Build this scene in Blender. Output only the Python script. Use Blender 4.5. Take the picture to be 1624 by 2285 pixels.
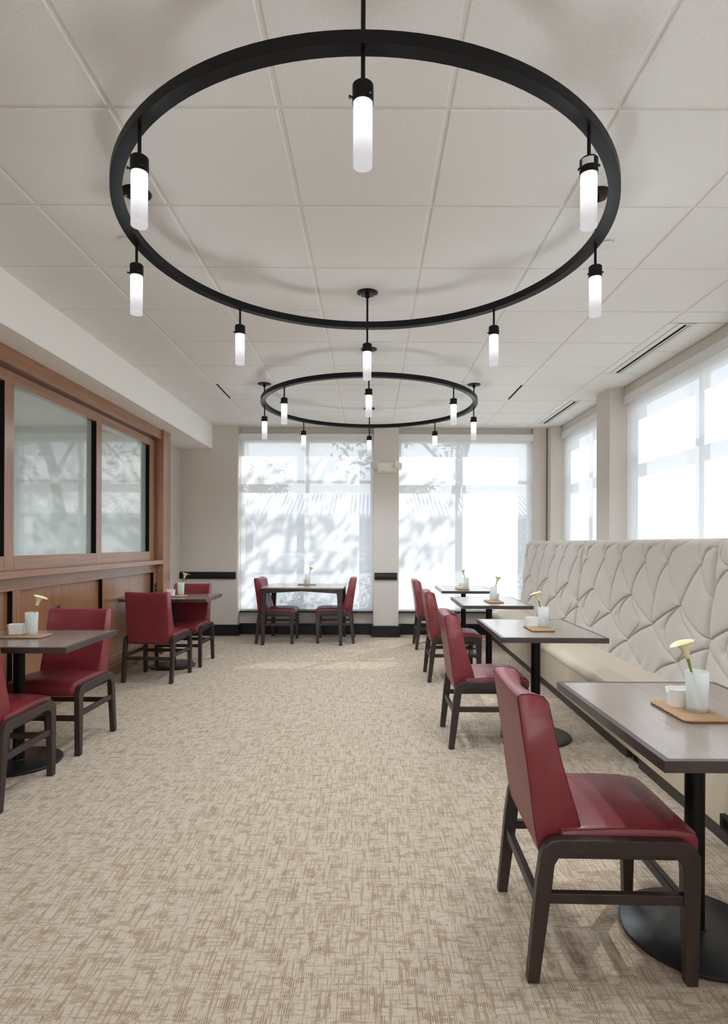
import bpy, bmesh, math, random
import numpy as np
from mathutils import Vector, Matrix, noise as mnoise

for o in list(bpy.data.objects): bpy.data.objects.remove(o)
S = bpy.context.scene
C = S.collection
R = math.radians

# ------------------------------------------------------------------ camera
CAMZ = 1.235
cam = bpy.data.cameras.new('camera'); camo = bpy.data.objects.new('camera', cam); C.objects.link(camo)
cam.sensor_fit = 'HORIZONTAL'; cam.sensor_width = 36.0; cam.lens = 1300/1624*36
cam.shift_x = -14.5/1624; cam.shift_y = 70.5/1624
cam.clip_start = .05; cam.clip_end = 300
camo.matrix_world = Matrix.Translation((0, 0, CAMZ)) @ Matrix.Rotation(-0.0037, 4, 'Y') @ Matrix.Rotation(R(90), 4, 'X')
S.camera = camo

LAMP = 30; GLOW = 3.8
# ------------------------------------------------------------------ world, sun, lights, exposure
SUN_AZ, SUN_EL = 41, 40
w = bpy.data.worlds.new('sky'); S.world = w; w.use_nodes = True
nt = w.node_tree; nt.nodes.clear()
out = nt.nodes.new('ShaderNodeOutputWorld'); bg = nt.nodes.new('ShaderNodeBackground')
tc = nt.nodes.new('ShaderNodeTexCoord'); sep = nt.nodes.new('ShaderNodeSeparateXYZ')
rmp = nt.nodes.new('ShaderNodeValToRGB')
rmp.color_ramp.elements[0].position = .0; rmp.color_ramp.elements[0].color = (.86, .90, .96, 1)
rmp.color_ramp.elements[1].position = .8; rmp.color_ramp.elements[1].color = (.55, .70, .95, 1)
nt.links.new(tc.outputs['Generated'], sep.inputs[0]); nt.links.new(sep.outputs['Z'], rmp.inputs[0])
nt.links.new(rmp.outputs[0], bg.inputs[0]); nt.links.new(bg.outputs[0], out.inputs[0])
bg.inputs[1].default_value = 2.7
sl = bpy.data.lights.new('sun', 'SUN'); sl.energy = 10.5; sl.angle = R(.6); sl.color = (1, .95, .88)
so = bpy.data.objects.new('sun', sl); C.objects.link(so)
sd = Vector((math.sin(R(SUN_AZ))*math.cos(R(SUN_EL)), math.cos(R(SUN_AZ))*math.cos(R(SUN_EL)), math.sin(R(SUN_EL))))
so.rotation_euler = sd.to_track_quat('Z', 'Y').to_euler(); so.location = (6, 14, 9)
def area(name, loc, rot, sx, sy, energy, col=(1, 1, 1)):
    l = bpy.data.lights.new(name, 'AREA'); l.shape = 'RECTANGLE'; l.size = sx; l.size_y = sy; l.energy = energy; l.color = col
    o = bpy.data.objects.new(name, l); C.objects.link(o); o.location = loc; o.rotation_euler = rot
    return o
# added fill lights behind the camera, one at the room end, one overhead
area('rear_fill', (-.1, -8.8, 1.5), (R(90), 0, R(180)), 4.6, 2.4, 2150, (.86, .93, 1))
area('rear_overhead_fill', (0, -3.0, 2.70), (0, 0, 0), 3.2, 2.2, 50, (.94, .97, 1))
S.view_settings.view_transform = 'Standard'; S.view_settings.look = 'None'
S.view_settings.exposure = 0.1; S.view_settings.gamma = 1.0; S.view_settings.use_curve_mapping = False
S.cycles.use_denoising = True
S.cycles.max_bounces = 10; S.cycles.diffuse_bounces = 6; S.cycles.glossy_bounces = 4; S.cycles.transmission_bounces = 6
S.cycles.transparent_max_bounces = 12; S.cycles.caustics_reflective = False; S.cycles.caustics_refractive = False
S.cycles.sample_clamp_indirect = 6.0

# ------------------------------------------------------------------ materials
def lin(c):
    return tuple(((v/255)/12.92 if v/255 <= .04045 else ((v/255+.055)/1.055)**2.4) for v in c)
def mat(name, col, rough=.5, spec=.5, metal=0, noise=None, bump=None, stretch=(1, 1, 1), coat=0, col2=None, sheen=0):
    """col / col2 sRGB 0-255. noise=(scale, detail) mixes col and col2; bump=(scale, strength, distance)"""
    m = bpy.data.materials.new(name); m.use_nodes = True
    nt = m.node_tree; b = nt.nodes['Principled BSDF']
    c = lin(col); b.inputs['Base Color'].default_value = (*c, 1)
    b.inputs['Roughness'].default_value = rough; b.inputs['Specular IOR Level'].default_value = spec
    b.inputs['Metallic'].default_value = metal; b.inputs['Coat Weight'].default_value = coat; b.inputs['Coat Roughness'].default_value = .12
    b.inputs['Sheen Weight'].default_value = sheen
    if noise or bump:
        tc = nt.nodes.new('ShaderNodeTexCoord'); mp = nt.nodes.new('ShaderNodeMapping')
        mp.inputs['Scale'].default_value = stretch
        nt.links.new(tc.outputs['Object'], mp.inputs[0])
    if noise:
        n = nt.nodes.new('ShaderNodeTexNoise'); n.inputs['Scale'].default_value = noise[0]; n.inputs['Detail'].default_value = noise[1]
        rp = nt.nodes.new('ShaderNodeValToRGB'); rp.color_ramp.elements[0].position = .3; rp.color_ramp.elements[1].position = .7
        rp.color_ramp.elements[0].color = (*c, 1); rp.color_ramp.elements[1].color = (*lin(col2 or col), 1)
        nt.links.new(mp.outputs[0], n.inputs['Vector']); nt.links.new(n.outputs[0], rp.inputs[0]); nt.links.new(rp.outputs[0], b.inputs['Base Color'])
    if bump:
        n = nt.nodes.new('ShaderNodeTexNoise'); n.inputs['Scale'].default_value = bump[0]; n.inputs['Detail'].default_value = 3
        bp = nt.nodes.new('ShaderNodeBump'); bp.inputs['Strength'].default_value = bump[1]; bp.inputs['Distance'].default_value = bump[2]
        nt.links.new((mp if noise is None or stretch == (1, 1, 1) else tc).outputs[0 if noise is None or stretch == (1, 1, 1) else 'Object'], n.inputs['Vector'])
        nt.links.new(n.outputs[0], bp.inputs['Height']); nt.links.new(bp.outputs[0], b.inputs['Normal'])
    return m
M = {}
M['paint'] = mat('taupe_wall_paint', (208, 201, 193), .75, .3, noise=(1.5, 2), col2=(205, 198, 189), bump=(260, .12, .002))
M['soffit'] = mat('white_soffit_paint', (246, 244, 241), .8, .3, bump=(160, .25, .003))
M['tile'] = mat('ceiling_tile_fibre', (238, 237, 235), .95, .1, noise=(90, 4), col2=(232, 231, 229), bump=(220, .35, .002))
M['grid'] = mat('ceiling_grid_metal', (232, 229, 225), .55, .3)
M['white'] = mat('white_satin', (226, 226, 224), .5, .4)
M['cream'] = mat('cream_plastic', (226, 219, 208), .45, .4)
M['lens'] = mat('clear_lens_plastic', (222, 212, 206), .2, .6, bump=(900, .5, .002))
M['blackpaint'] = mat('black_trim_paint', (12, 12, 13), .4, .35)
M['blackmetal'] = mat('matte_black_metal', (12, 11, 12), .5, .22)
M['base_metal'] = mat('worn_black_base', (34, 34, 36), .35, .5, noise=(9, 6), col2=(26, 26, 27), bump=(14, .1, .002))
M['brass'] = mat('brass', (190, 150, 90), .3, .5, metal=1)
M['red'] = mat('burgundy_vinyl', (122, 38, 46), .46, .55, noise=(5, 3), col2=(112, 31, 39), bump=(320, .12, .001), coat=.12)
M['redpipe'] = mat('burgundy_piping', (84, 18, 26), .4, .4)
M['dust'] = mat('undercloth', (170, 162, 150), .9, .1)
M['espresso'] = mat('espresso_wood', (52, 40, 36), .38, .45, noise=(6, 5), col2=(42, 31, 28), stretch=(6, 6, 1))
M['edge'] = mat('table_edge_wood', (70, 60, 58), .3, .55, noise=(5, 4), col2=(56, 46, 44), stretch=(1, 1, 1))
M['seatvinyl'] = mat('beige_vinyl', (200, 186, 164), .6, .35, bump=(300, .1, .001))
M['fabric'] = mat('oatmeal_wool', (204, 196, 186), .95, .1, noise=(520, 2), col2=(178, 168, 158), bump=(700, .45, .002), sheen=.3)
M['toe'] = mat('dark_toe_kick', (62, 54, 50), .5, .4)
M['ceramic'] = mat('white_ceramic', (235, 234, 230), .18, .5)
M['cork'] = mat('cork', (174, 143, 114), .85, .2, noise=(180, 4), col2=(146, 112, 84), bump=(240, .5, .002))
M['petal'] = mat('calla_petal', (240, 232, 196), .5, .3, noise=(30, 2), col2=(228, 212, 156))
M['stem'] = mat('calla_stem', (120, 140, 50), .5, .3)
M['shadow'] = mat('slot_black', (14, 14, 14), .8, .1)
M['steel'] = mat('brushed_plate', (150, 148, 144), .35, .5, metal=1)
M['asphalt'] = mat('pale_asphalt', (176, 172, 166), .9, .2, noise=(3, 5), col2=(160, 156, 150))
M['stucco'] = mat('far_wall_stucco', (112, 108, 104), .9, .2)
M['roof'] = mat('metal_roof', (170, 172, 174), .5, .4)
M['bark'] = mat('bark', (96, 84, 74), .9, .1)
M['leaf'] = mat('leaf_green', (58, 78, 46), .5, .4, noise=(1.5, 2), col2=(84, 100, 62))
M['tyre'] = mat('tyre', (30, 30, 30), .8, .2)
M['carglass'] = mat('car_glass', (30, 34, 38), .1, .6)
M['car1'] = mat('silver_car_paint', (150, 152, 156), .25, .6)
M['car2'] = mat('dark_car_paint', (70, 74, 84), .25, .6)
M['pipe'] = mat('white_drainpipe', (230, 230, 228), .5, .4)
M['gyp'] = mat('room_end_paint', (214, 208, 200), .8, .2)

def glow(name, col, s_top, s_bot, z0, z1):
    """lit opal glass: gives off light, brightest beside the bulb, and lets part of the bulb's light through"""
    m = bpy.data.materials.new(name); m.use_nodes = True; nt = m.node_tree; nt.nodes.clear()
    o = nt.nodes.new('ShaderNodeOutputMaterial'); e = nt.nodes.new('ShaderNodeEmission'); t = nt.nodes.new('ShaderNodeBsdfTransparent'); mx = nt.nodes.new('ShaderNodeMixShader')
    tc = nt.nodes.new('ShaderNodeTexCoord'); sp = nt.nodes.new('ShaderNodeSeparateXYZ'); mr = nt.nodes.new('ShaderNodeMapRange'); mr.interpolation_type = 'SMOOTHSTEP'
    nt.links.new(tc.outputs['Object'], sp.inputs[0]); nt.links.new(sp.outputs['Z'], mr.inputs[0])
    mr.inputs[1].default_value = z0; mr.inputs[2].default_value = z1; mr.inputs[3].default_value = s_bot; mr.inputs[4].default_value = s_top
    e.inputs[0].default_value = (*col, 1); nt.links.new(mr.outputs[0], e.inputs[1]); mx.inputs[0].default_value = .7
    nt.links.new(t.outputs[0], mx.inputs[1]); nt.links.new(e.outputs[0], mx.inputs[2]); nt.links.new(mx.outputs[0], o.inputs[0])
    return m
M['opal'] = glow('lit_opal_glass', (1, .975, .99), 1.7, .62, -.205, -.06)

def sheer(name, col, transp, trans, refl):
    m = bpy.data.materials.new(name); m.use_nodes = True; nt = m.node_tree; nt.nodes.clear()
    o = nt.nodes.new('ShaderNodeOutputMaterial'); t = nt.nodes.new('ShaderNodeBsdfTransparent')
    tl = nt.nodes.new('ShaderNodeBsdfTranslucent'); d = nt.nodes.new('ShaderNodeBsdfDiffuse')
    tl.inputs[0].default_value = (*[c*trans for c in col], 1); d.inputs[0].default_value = (*[c*refl for c in col], 1)
    a = nt.nodes.new('ShaderNodeAddShader'); mx = nt.nodes.new('ShaderNodeMixShader'); mx.inputs[0].default_value = 1-transp
    nt.links.new(tl.outputs[0], a.inputs[0]); nt.links.new(d.outputs[0], a.inputs[1])
    nt.links.new(t.outputs[0], mx.inputs[1]); nt.links.new(a.outputs[0], mx.inputs[2]); nt.links.new(mx.outputs[0], o.inputs[0])
    return m
M['shade'] = sheer('solar_shade_cloth', (.97, .98, 1.0), .165, .34, .50)
M['frost'] = sheer('frosted_tumbler', (.97, 1.0, .99), .36, .5, .42)
# window pane (single sheet, lets light straight through with a weak reflection)
m = bpy.data.materials.new('window_pane_glass'); m.use_nodes = True; nt = m.node_tree; nt.nodes.clear()
o = nt.nodes.new('ShaderNodeOutputMaterial'); t = nt.nodes.new('ShaderNodeBsdfTransparent'); g = nt.nodes.new('ShaderNodeBsdfGlossy')
g.inputs['Roughness'].default_value = .02; t.inputs[0].default_value = (.94, .96, .95, 1)
mx = nt.nodes.new('ShaderNodeMixShader'); mx.inputs[0].default_value = .04
nt.links.new(t.outputs[0], mx.inputs[1]); nt.links.new(g.outputs[0], mx.inputs[2]); nt.links.new(mx.outputs[0], o.inputs[0])
M['glass'] = m
M['etched'] = mat('etched_partition_glass', (170, 181, 173), .02, .5, noise=(.8, 1), col2=(174, 184, 177))
b = M['etched'].node_tree.nodes['Principled BSDF']; b.inputs['IOR'].default_value = 1.9; b.inputs['Coat Weight'].default_value = 1; b.inputs['Coat IOR'].default_value = 1.9; b.inputs['Coat Roughness'].default_value = .01

def wood(name, c1, c2, c3, axis, rough, scale=1.0):
    """fine straight grain running along the given axis"""
    m = bpy.data.materials.new(name); m.use_nodes = True; nt = m.node_tree; b = nt.nodes['Principled BSDF']
    tc = nt.nodes.new('ShaderNodeTexCoord'); mp = nt.nodes.new('ShaderNodeMapping')
    s = [60*scale]*3; s[axis] = 1.6*scale; mp.inputs['Scale'].default_value = s
    n = nt.nodes.new('ShaderNodeTexNoise'); n.inputs['Scale'].default_value = 1; n.inputs['Detail'].default_value = 6; n.inputs['Roughness'].default_value = .6
    n2 = nt.nodes.new('ShaderNodeTexNoise'); n2.inputs['Scale'].default_value = 2.2; n2.inputs['Detail'].default_value = 3
    mp2 = nt.nodes.new('ShaderNodeMapping'); s2 = [3]*3; s2[axis] = .5; mp2.inputs['Scale'].default_value = s2
    nt.links.new(tc.outputs['Object'], mp.inputs[0]); nt.links.new(mp.outputs[0], n.inputs['Vector'])
    nt.links.new(tc.outputs['Object'], mp2.inputs[0]); nt.links.new(mp2.outputs[0], n2.inputs['Vector'])
    r1 = nt.nodes.new('ShaderNodeValToRGB'); r1.color_ramp.elements[0].position = .35; r1.color_ramp.elements[1].position = .65
    r1.color_ramp.elements[0].color = (*lin(c2), 1); r1.color_ramp.elements[1].color = (*lin(c1), 1)
    mx = nt.nodes.new('ShaderNodeMix'); mx.data_type = 'RGBA'; mx.blend_type = 'MIX'
    r2 = nt.nodes.new('ShaderNodeValToRGB'); r2.color_ramp.elements[0].position = .4; r2.color_ramp.elements[1].position = .75
    r2.color_ramp.elements[0].color = (0, 0, 0, 1); r2.color_ramp.elements[1].color = (.6, .6, .6, 1)
    nt.links.new(n.outputs[0], r1.inputs[0]); nt.links.new(n2.outputs[0], r2.inputs[0])
    nt.links.new(r2.outputs[0], mx.inputs[0]); nt.links.new(r1.outputs[0], mx.inputs[6]); mx.inputs[7].default_value = (*lin(c3), 1)
    nt.links.new(mx.outputs[2], b.inputs['Base Color']); b.inputs['Roughness'].default_value = rough
    return m
M['laminate'] = wood('grey_brown_laminate', (144, 126, 115), (120, 103, 95), (132, 114, 104), 1, .32, 3)
M['laminate'].node_tree.nodes['Principled BSDF'].inputs['Coat Weight'].default_value = .8; M['laminate'].node_tree.nodes['Principled BSDF'].inputs['Coat Roughness'].default_value = .16
WC = ((158, 112, 78), (130, 88, 60), (148, 98, 64))
M['cherry_y'] = wood('cherry_veneer_long', *WC, 1, .30)
M['cherry_z'] = wood('cherry_veneer_upright', *WC, 2, .28)
for k in ('cherry_y', 'cherry_z'):
    b = M[k].node_tree.nodes['Principled BSDF']; b.inputs['Coat Weight'].default_value = .8; b.inputs['Coat Roughness'].default_value = .22
M['jamb_shadow'] = mat('painted_jamb_shadow', (16, 10, 9), .7, .15)  # near-black: shade on the camera-facing jambs put into the colour
M['cherry_dark'] = wood('cherry_veneer_shaded', (112, 62, 36), (86, 44, 26), (96, 52, 30), 2, .35)  # darker cherry copy: shade of the gap and end jamb put into the colour

def carpet():
    m = bpy.data.materials.new('woven_carpet'); m.use_nodes = True; nt = m.node_tree; b = nt.nodes['Principled BSDF']
    L = nt.links; N = nt.nodes.new
    tc = N('ShaderNodeTexCoord')
    def noi(sx, sy, scale, det, rough=.5, dist=0):
        mp = N('ShaderNodeMapping'); mp.inputs['Scale'].default_value = (sx, sy, 1)
        L.new(tc.outputs['Object'], mp.inputs[0])
        n = N('ShaderNodeTexNoise'); n.noise_dimensions = '2D'; n.inputs['Scale'].default_value = scale; n.inputs['Detail'].default_value = det
        n.inputs['Roughness'].default_value = rough; n.inputs['Distortion'].default_value = dist
        L.new(mp.outputs[0], n.inputs['Vector']); return n.outputs[0]
    def rng(v, a, b_, c=0, d=1):
        r = N('ShaderNodeMapRange'); r.interpolation_type = 'SMOOTHSTEP'
        L.new(v, r.inputs[0])
        for i, x in enumerate((a, b_, c, d)): r.inputs[i+1].default_value = x
        return r.outputs[0]
    def mth(op, a, b_):
        n = N('ShaderNodeMath'); n.operation = op; n.use_clamp = True
        for i, v in enumerate((a, b_)):
            if isinstance(v, (int, float)): n.inputs[i].default_value = v
            else: L.new(v, n.inputs[i])
        return n.outputs[0]
    lon = rng(noi(135, 8, 1, 2, .6), .52, .62)            # long dashes down the room
    lat = rng(noi(12, 110, 1, 2, .6), .54, .64)            # dashes across
    blk = rng(noi(20, 24, 1, 3, .62), .48, .62)            # patches where the pattern is dense
    wav = N('ShaderNodeTexWave'); wav.wave_type = 'BANDS'; wav.bands_direction = 'X'; wav.inputs['Scale'].default_value = 50
    wav.inputs['Distortion'].default_value = .6; wav.inputs['Detail'].default_value = 1
    L.new(tc.outputs['Object'], wav.inputs[0])
    rib = rng(wav.outputs['Fac'], .35, .75)
    cut = rng(noi(9, 60, 1, 2, .5), .40, .46)             # light breaks across the dense patches
    dense = mth('MULTIPLY', mth('MULTIPLY', blk, rib), cut)
    lines = mth('MULTIPLY', mth('MAXIMUM', lon, mth('MULTIPLY', lat, .8)), .58)
    fac = mth('MAXIMUM', mth('MULTIPLY', dense, .95), lines)
    pile = rng(noi(1, 1, 420, 2), .35, .65)
    mx = N('ShaderNodeMix'); mx.data_type = 'RGBA'; L.new(fac, mx.inputs[0])
    mx.inputs[6].default_value = (*lin((198, 182, 163)), 1); mx.inputs[7].default_value = (*lin((142, 111, 81)), 1)
    mx2 = N('ShaderNodeMix'); mx2.data_type = 'RGBA'; mx2.blend_type = 'MULTIPLY'; L.new(mth('MULTIPLY', pile, .45), mx2.inputs[0])
    L.new(mx.outputs[2], mx2.inputs[6]); mx2.inputs[7].default_value = (.55, .53, .52, 1)
    L.new(mx2.outputs[2], b.inputs['Base Color'])
    b.inputs['Roughness'].default_value = 1; b.inputs['Specular IOR Level'].default_value = .05; b.inputs['Sheen Weight'].default_value = .15
    bp = N('ShaderNodeBump'); bp.inputs['Strength'].default_value = .5; bp.inputs['Distance'].default_value = .004
    hh = mth('ADD', mth('MULTIPLY', pile, .5), mth('MULTIPLY', mth('SUBTRACT', 1, fac), .4))
    L.new(hh, bp.inputs['Height']); L.new(bp.outputs[0], b.inputs['Normal'])
    return m
M['carpet'] = carpet()

# ------------------------------------------------------------------ mesh helpers
def box(bm, x0, x1, y0, y1, z0, z1):
    vs = [bm.verts.new((x, y, z)) for z in (z0, z1) for x, y in ((x0, y0), (x1, y0), (x1, y1), (x0, y1))]
    for f in ((3, 2, 1, 0), (4, 5, 6, 7), (0, 1, 5, 4), (1, 2, 6, 5), (2, 3, 7, 6), (3, 0, 4, 7)): bm.faces.new([vs[i] for i in f])
    return vs
def cyl(bm, c, r0, r1, z0, z1, n=24, cap=True):
    a = [bm.verts.new((c[0]+r0*math.cos(2*math.pi*i/n), c[1]+r0*math.sin(2*math.pi*i/n), z0)) for i in range(n)]
    b = [bm.verts.new((c[0]+r1*math.cos(2*math.pi*i/n), c[1]+r1*math.sin(2*math.pi*i/n), z1)) for i in range(n)]
    for i in range(n): bm.faces.new((a[i], a[(i+1) % n], b[(i+1) % n], b[i]))
    if cap: bm.faces.new(a[::-1]); bm.faces.new(b)
def lathe(bm, prof, n=32, closed=False):
    rings = [[bm.verts.new((r*math.cos(2*math.pi*i/n), r*math.sin(2*math.pi*i/n), z)) for i in range(n)] for r, z in prof]
    for a, b in zip(rings, rings[1:]+([rings[0]] if closed else [])):
        for i in range(n): bm.faces.new((a[i], a[(i+1) % n], b[(i+1) % n], b[i]))
    return rings
def tube(bm, pts, r, n=8, closed=False):
    pts = [Vector(p) for p in pts]; rings = []
    for i, p in enumerate(pts):
        a = pts[i-1] if (i or closed) else p; b = pts[(i+1) % len(pts)] if (i < len(pts)-1 or closed) else p
        d = (b-a).normalized(); up = Vector((0, 0, 1)) if abs(d.z) < .9 else Vector((1, 0, 0))
        s = d.cross(up).normalized(); t = s.cross(d)
        rr = r[i] if isinstance(r, (list, tuple)) else r
        rings.append([bm.verts.new(p + s*rr*math.cos(2*math.pi*k/n) + t*rr*math.sin(2*math.pi*k/n)) for k in range(n)])
    for a, b in zip(rings, rings[1:]+([rings[0]] if closed else [])):
        for k in range(n): bm.faces.new((a[k], a[(k+1) % n], b[(k+1) % n], b[k]))
    if not closed: bm.faces.new(rings[0][::-1]); bm.faces.new(rings[-1])
def loft(bm, loops, cap=True):
    rings = [[bm.verts.new(p) for p in l] for l in loops]; n = len(rings[0])
    for a, b in zip(rings, rings[1:]):
        for i in range(n): bm.faces.new((a[i], a[(i+1) % n], b[(i+1) % n], b[i]))
    if cap: bm.faces.new(rings[0][::-1]); bm.faces.new(rings[-1])
def prism(bm, pts, y0, y1):
    """outline in x-z extruded along y"""
    loft(bm, [[(x, y0, z) for x, z in pts], [(x, y1, z) for x, z in pts]])
def plate(bm, pts, z0, z1):
    loft(bm, [[(x, y, z0) for x, y in pts], [(x, y, z1) for x, y in pts]])
def rrect(x0, x1, y0, y1, r, n=5):
    P = []
    for cx, cy, a0 in ((x1-r, y0+r, -90), (x1-r, y1-r, 0), (x0+r, y1-r, 90), (x0+r, y0+r, 180)):
        for i in range(n+1):
            a = R(a0+90*i/n); P.append((cx+r*math.cos(a), cy+r*math.sin(a)))
    return P
def obj(name, bm, m, parent=None, bevel=0, seg=2, smooth=False, loc=None, ang=35):
    bmesh.ops.recalc_face_normals(bm, faces=bm.faces)
    me = bpy.data.meshes.new(name); bm.to_mesh(me); bm.free()
    o = bpy.data.objects.new(name, me); C.objects.link(o); me.materials.append(m)
    if parent: o.parent = parent
    if loc: o.location = loc
    if smooth or bevel:
        for p in me.polygons: p.use_smooth = True
        me.set_sharp_from_angle(angle=R(ang))
    if bevel:
        b = o.modifiers.new('bevel', 'BEVEL'); b.width = bevel; b.segments = seg; b.limit_method = 'ANGLE'; b.angle_limit = R(35); b.harden_normals = True
    return o
def B(*boxes):
    bm = bmesh.new()
    for b in boxes: box(bm, *b)
    return bm
def thing(name, label, cat, loc=(0, 0, 0), rz=0, group=None):
    o = bpy.data.objects.new(name, None); C.objects.link(o); o.location = loc; o.rotation_euler = (0, 0, rz)
    o.empty_display_size = .1; o['label'] = label; o['category'] = cat
    if group: o['group'] = group
    return o
def tag(o, label, cat, group=None):
    o['label'] = label; o['category'] = cat
    if group: o['group'] = group
    return o
def struct(o): o['kind'] = 'structure'; return o
def copy_tree(o, parent=None):
    c = o.copy(); C.objects.link(c)
    if parent: c.parent = parent
    for ch in list(o.children): copy_tree(ch, c)
    return c
def place(src, used, loc, rz, label, group=None):
    """first call uses the source itself, later calls use copies"""
    o = src if not used else copy_tree(src)
    used.append(1); o.location = loc; o.rotation_euler = (0, 0, rz); o['label'] = label
    if group: o['group'] = group
    return o

# ------------------------------------------------------------------ room shell
CEIL = 2.8035
struct(obj('floor', B((-2.6, 2.6, -9.2, 7.95, -.1, 0)), M['carpet']))
# ceiling: backing slab, suspended grid, each tile a piece
ceil = struct(obj('ceiling', B((-2.6, 2.56, -9.2, 8.0, CEIL+.03, CEIL+.08)), M['grid']))
P = .6096; GX = [-1.5536+P*k for k in range(-1, 7)]; GY = [2.10+P*k for k in range(-9, 10)]
bm = bmesh.new()
for x in GX: box(bm, x-.0095, x+.0095, -3.4, 7.93, CEIL+.006, CEIL+.012)
obj('grid_rail', bm, M['grid'], ceil)['kind'] = 'stuff'
bm = bmesh.new()
for y in GY: box(bm, -2.12, 2.53 if not 4.2 < y < 5.5 else 2.10, y-.0095, y+.0095, CEIL+.0065, CEIL+.0115)
obj('cross_rail', bm, M['grid'], ceil)['kind'] = 'stuff'
TM = {}
rnd = random.Random(4)
def ctile(x0, x1, y0, y1):
    sx, sy = round(x1-x0, 3), round(y1-y0, 3)
    if (sx, sy) not in TM:
        bm = bmesh.new(); a, b = sx/2, sy/2; e = .004
        loft(bm, [rr for rr in ([(x, y, z) for x, y in ((-a+k, -b+k), (a-k, -b+k), (a-k, b-k), (-a+k, b-k))] for k, z in ((0, .012), (0, .003), (e, 0)))])
        o = obj('ceiling_tile', bm, M['tile'], ceil); TM[(sx, sy)] = o; o.location = ((x0+x1)/2, (y0+y1)/2, CEIL)
    else:
        o = TM[(sx, sy)].copy(); C.objects.link(o); o.location = ((x0+x1)/2, (y0+y1)/2, CEIL + rnd.uniform(-.0006, .0006))
g = .0085
rows = [(GY[i], GY[i+1]) for i in range(len(GY)-1)] + [(GY[-1], 7.925)]
for (a, b) in rows:
    for i in range(7):
        ctile(max(GX[i], -2.116)+(g if GX[i] > -2.116 else 0), GX[i+1]-g, a+g, b-(g if b < 7.9 else 0))
strip = [(a, b) for a, b in rows if b < 3.95] + [(3.9288, 4.125), (4.125, 4.738), (4.738, 5.350), (5.350, 5.7576)] + [(a, b) for a, b in rows if a > 5.75]
for (a, b) in strip:
    if 4.2 < (a+b)/2 < 5.2 or 6.4 < (a+b)/2 < 7.6:
        ctile(GX[7]+g, 2.182, a+g, b-g); ctile(2.308, 2.525, a+g*.6, b-g*.6)
    else:
        ctile(GX[7]+g, 2.525, a+g, b-(g if b < 7.9 else 0))

# walls
struct(obj('wall_left', B((-2.74, -2.54, 6.60, 7.98, 0, 2.84), (-2.74, -2.46, -9.2, 6.60, 0, 2.84)), M['paint']))
soff = struct(obj('trim_1', B((-2.56, -2.115, -9.0, 7.78, 2.489, CEIL+.03)), M['soffit']))
# window wall (far): opening 1 X -1.775..0.035, opening 2 X .375..2.19
WY = 7.93
far = [(-2.6, -1.775, 7.78, 8.13, 0, 2.85), (.04, .372, 7.72, 8.13, 0, 2.85), (2.19, 2.372, 7.865, 8.13, 0, 2.85),
       (-1.775, .04, WY, 8.13, 0, .305), (-1.775, .04, WY, 8.13, 2.66, 2.85), (.372, 2.19, WY, 8.13, 0, .305), (.372, 2.19, WY, 8.13, 2.66, 2.85)]
struct(obj('wall_far', B(*far), M['paint'], bevel=.004))
# right wall: header / knee wall at X 2.53, columns to X 2.39
cols = [(7.72, 8.13), (5.825, 6.16), (3.22, 3.55), (.60, .93), (-2.0, -1.67)]
wins = [(6.16, 7.72), (3.55, 5.825), (.93, 3.22), (-1.67, .60)]
rw = [(2.385, 2.76, a, b, 0, 2.85) for a, b in cols]
for a, b in wins: rw += [(2.53, 2.76, a, b, 0, .33), (2.53, 2.76, a, b, 2.66, 2.85)]
rw += [(2.53, 2.76, -9.2, -2.0, 0, 2.85)]
struct(obj('wall_right', B(*rw), M['paint'], bevel=.004))
# rear end of the room, behind the photographer: plain walls round an opening added for the fill light
struct(obj('wall_rear', B((-2.6, -2.4, -9.2, -9.0, 0, 2.85), (2.2, 2.6, -9.2, -9.0, 0, 2.85), (-2.4, 2.2, -9.2, -9.0, 0, .3), (-2.4, 2.2, -9.2, -9.0, 2.6, 2.85)), M['gyp']))

# ------------------------------------------------------------------ windows with solar shades
wn = [0]
def window(axis, a, b, wallpos, label_group=None):
    """axis 'x': opening runs along X in the far wall; 'y': along Y in the right wall"""
    wn[0] += 1
    fr = bmesh.new(); d0, d1 = .065, .135
    def bb(bm, u0, u1, z0, z1, e0=d0, e1=d1):
        if axis == 'x': box(bm, u0, u1, wallpos+e0, wallpos+e1, z0, z1)
        else: box(bm, wallpos+e0, wallpos+e1, u0, u1, z0, z1)
    z0, z1 = .315, 2.66; mid = (a+b)/2; t = .045
    bb(fr, a, a+t, z0, z1); bb(fr, b-t, b, z0, z1); bb(fr, a+t, b-t, z0, z0+t); bb(fr, a+t, b-t, z1-t, z1)
    frame = struct(obj('window_%d' % wn[0], fr, M['white'], bevel=.003))
    bm = bmesh.new(); bb(bm, mid-t/2, mid+t/2, z0+t, z1-t); obj('mullion', bm, M['white'], frame, bevel=.003)
    for u0, u1 in ((a+t, mid-t/2), (mid+t/2, b-t)):
        bm = bmesh.new(); bb(bm, u0, u1, 2.06, 2.10); obj('transom', bm, M['white'], frame, bevel=.003)
        for q0, q1 in ((z0+t, 2.06), (2.10, z1-t)):
            bm = bmesh.new(); bb(bm, u0, u1, q0, q1, .098, .102); obj('pane', bm, M['glass'], frame)
    return frame
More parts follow.
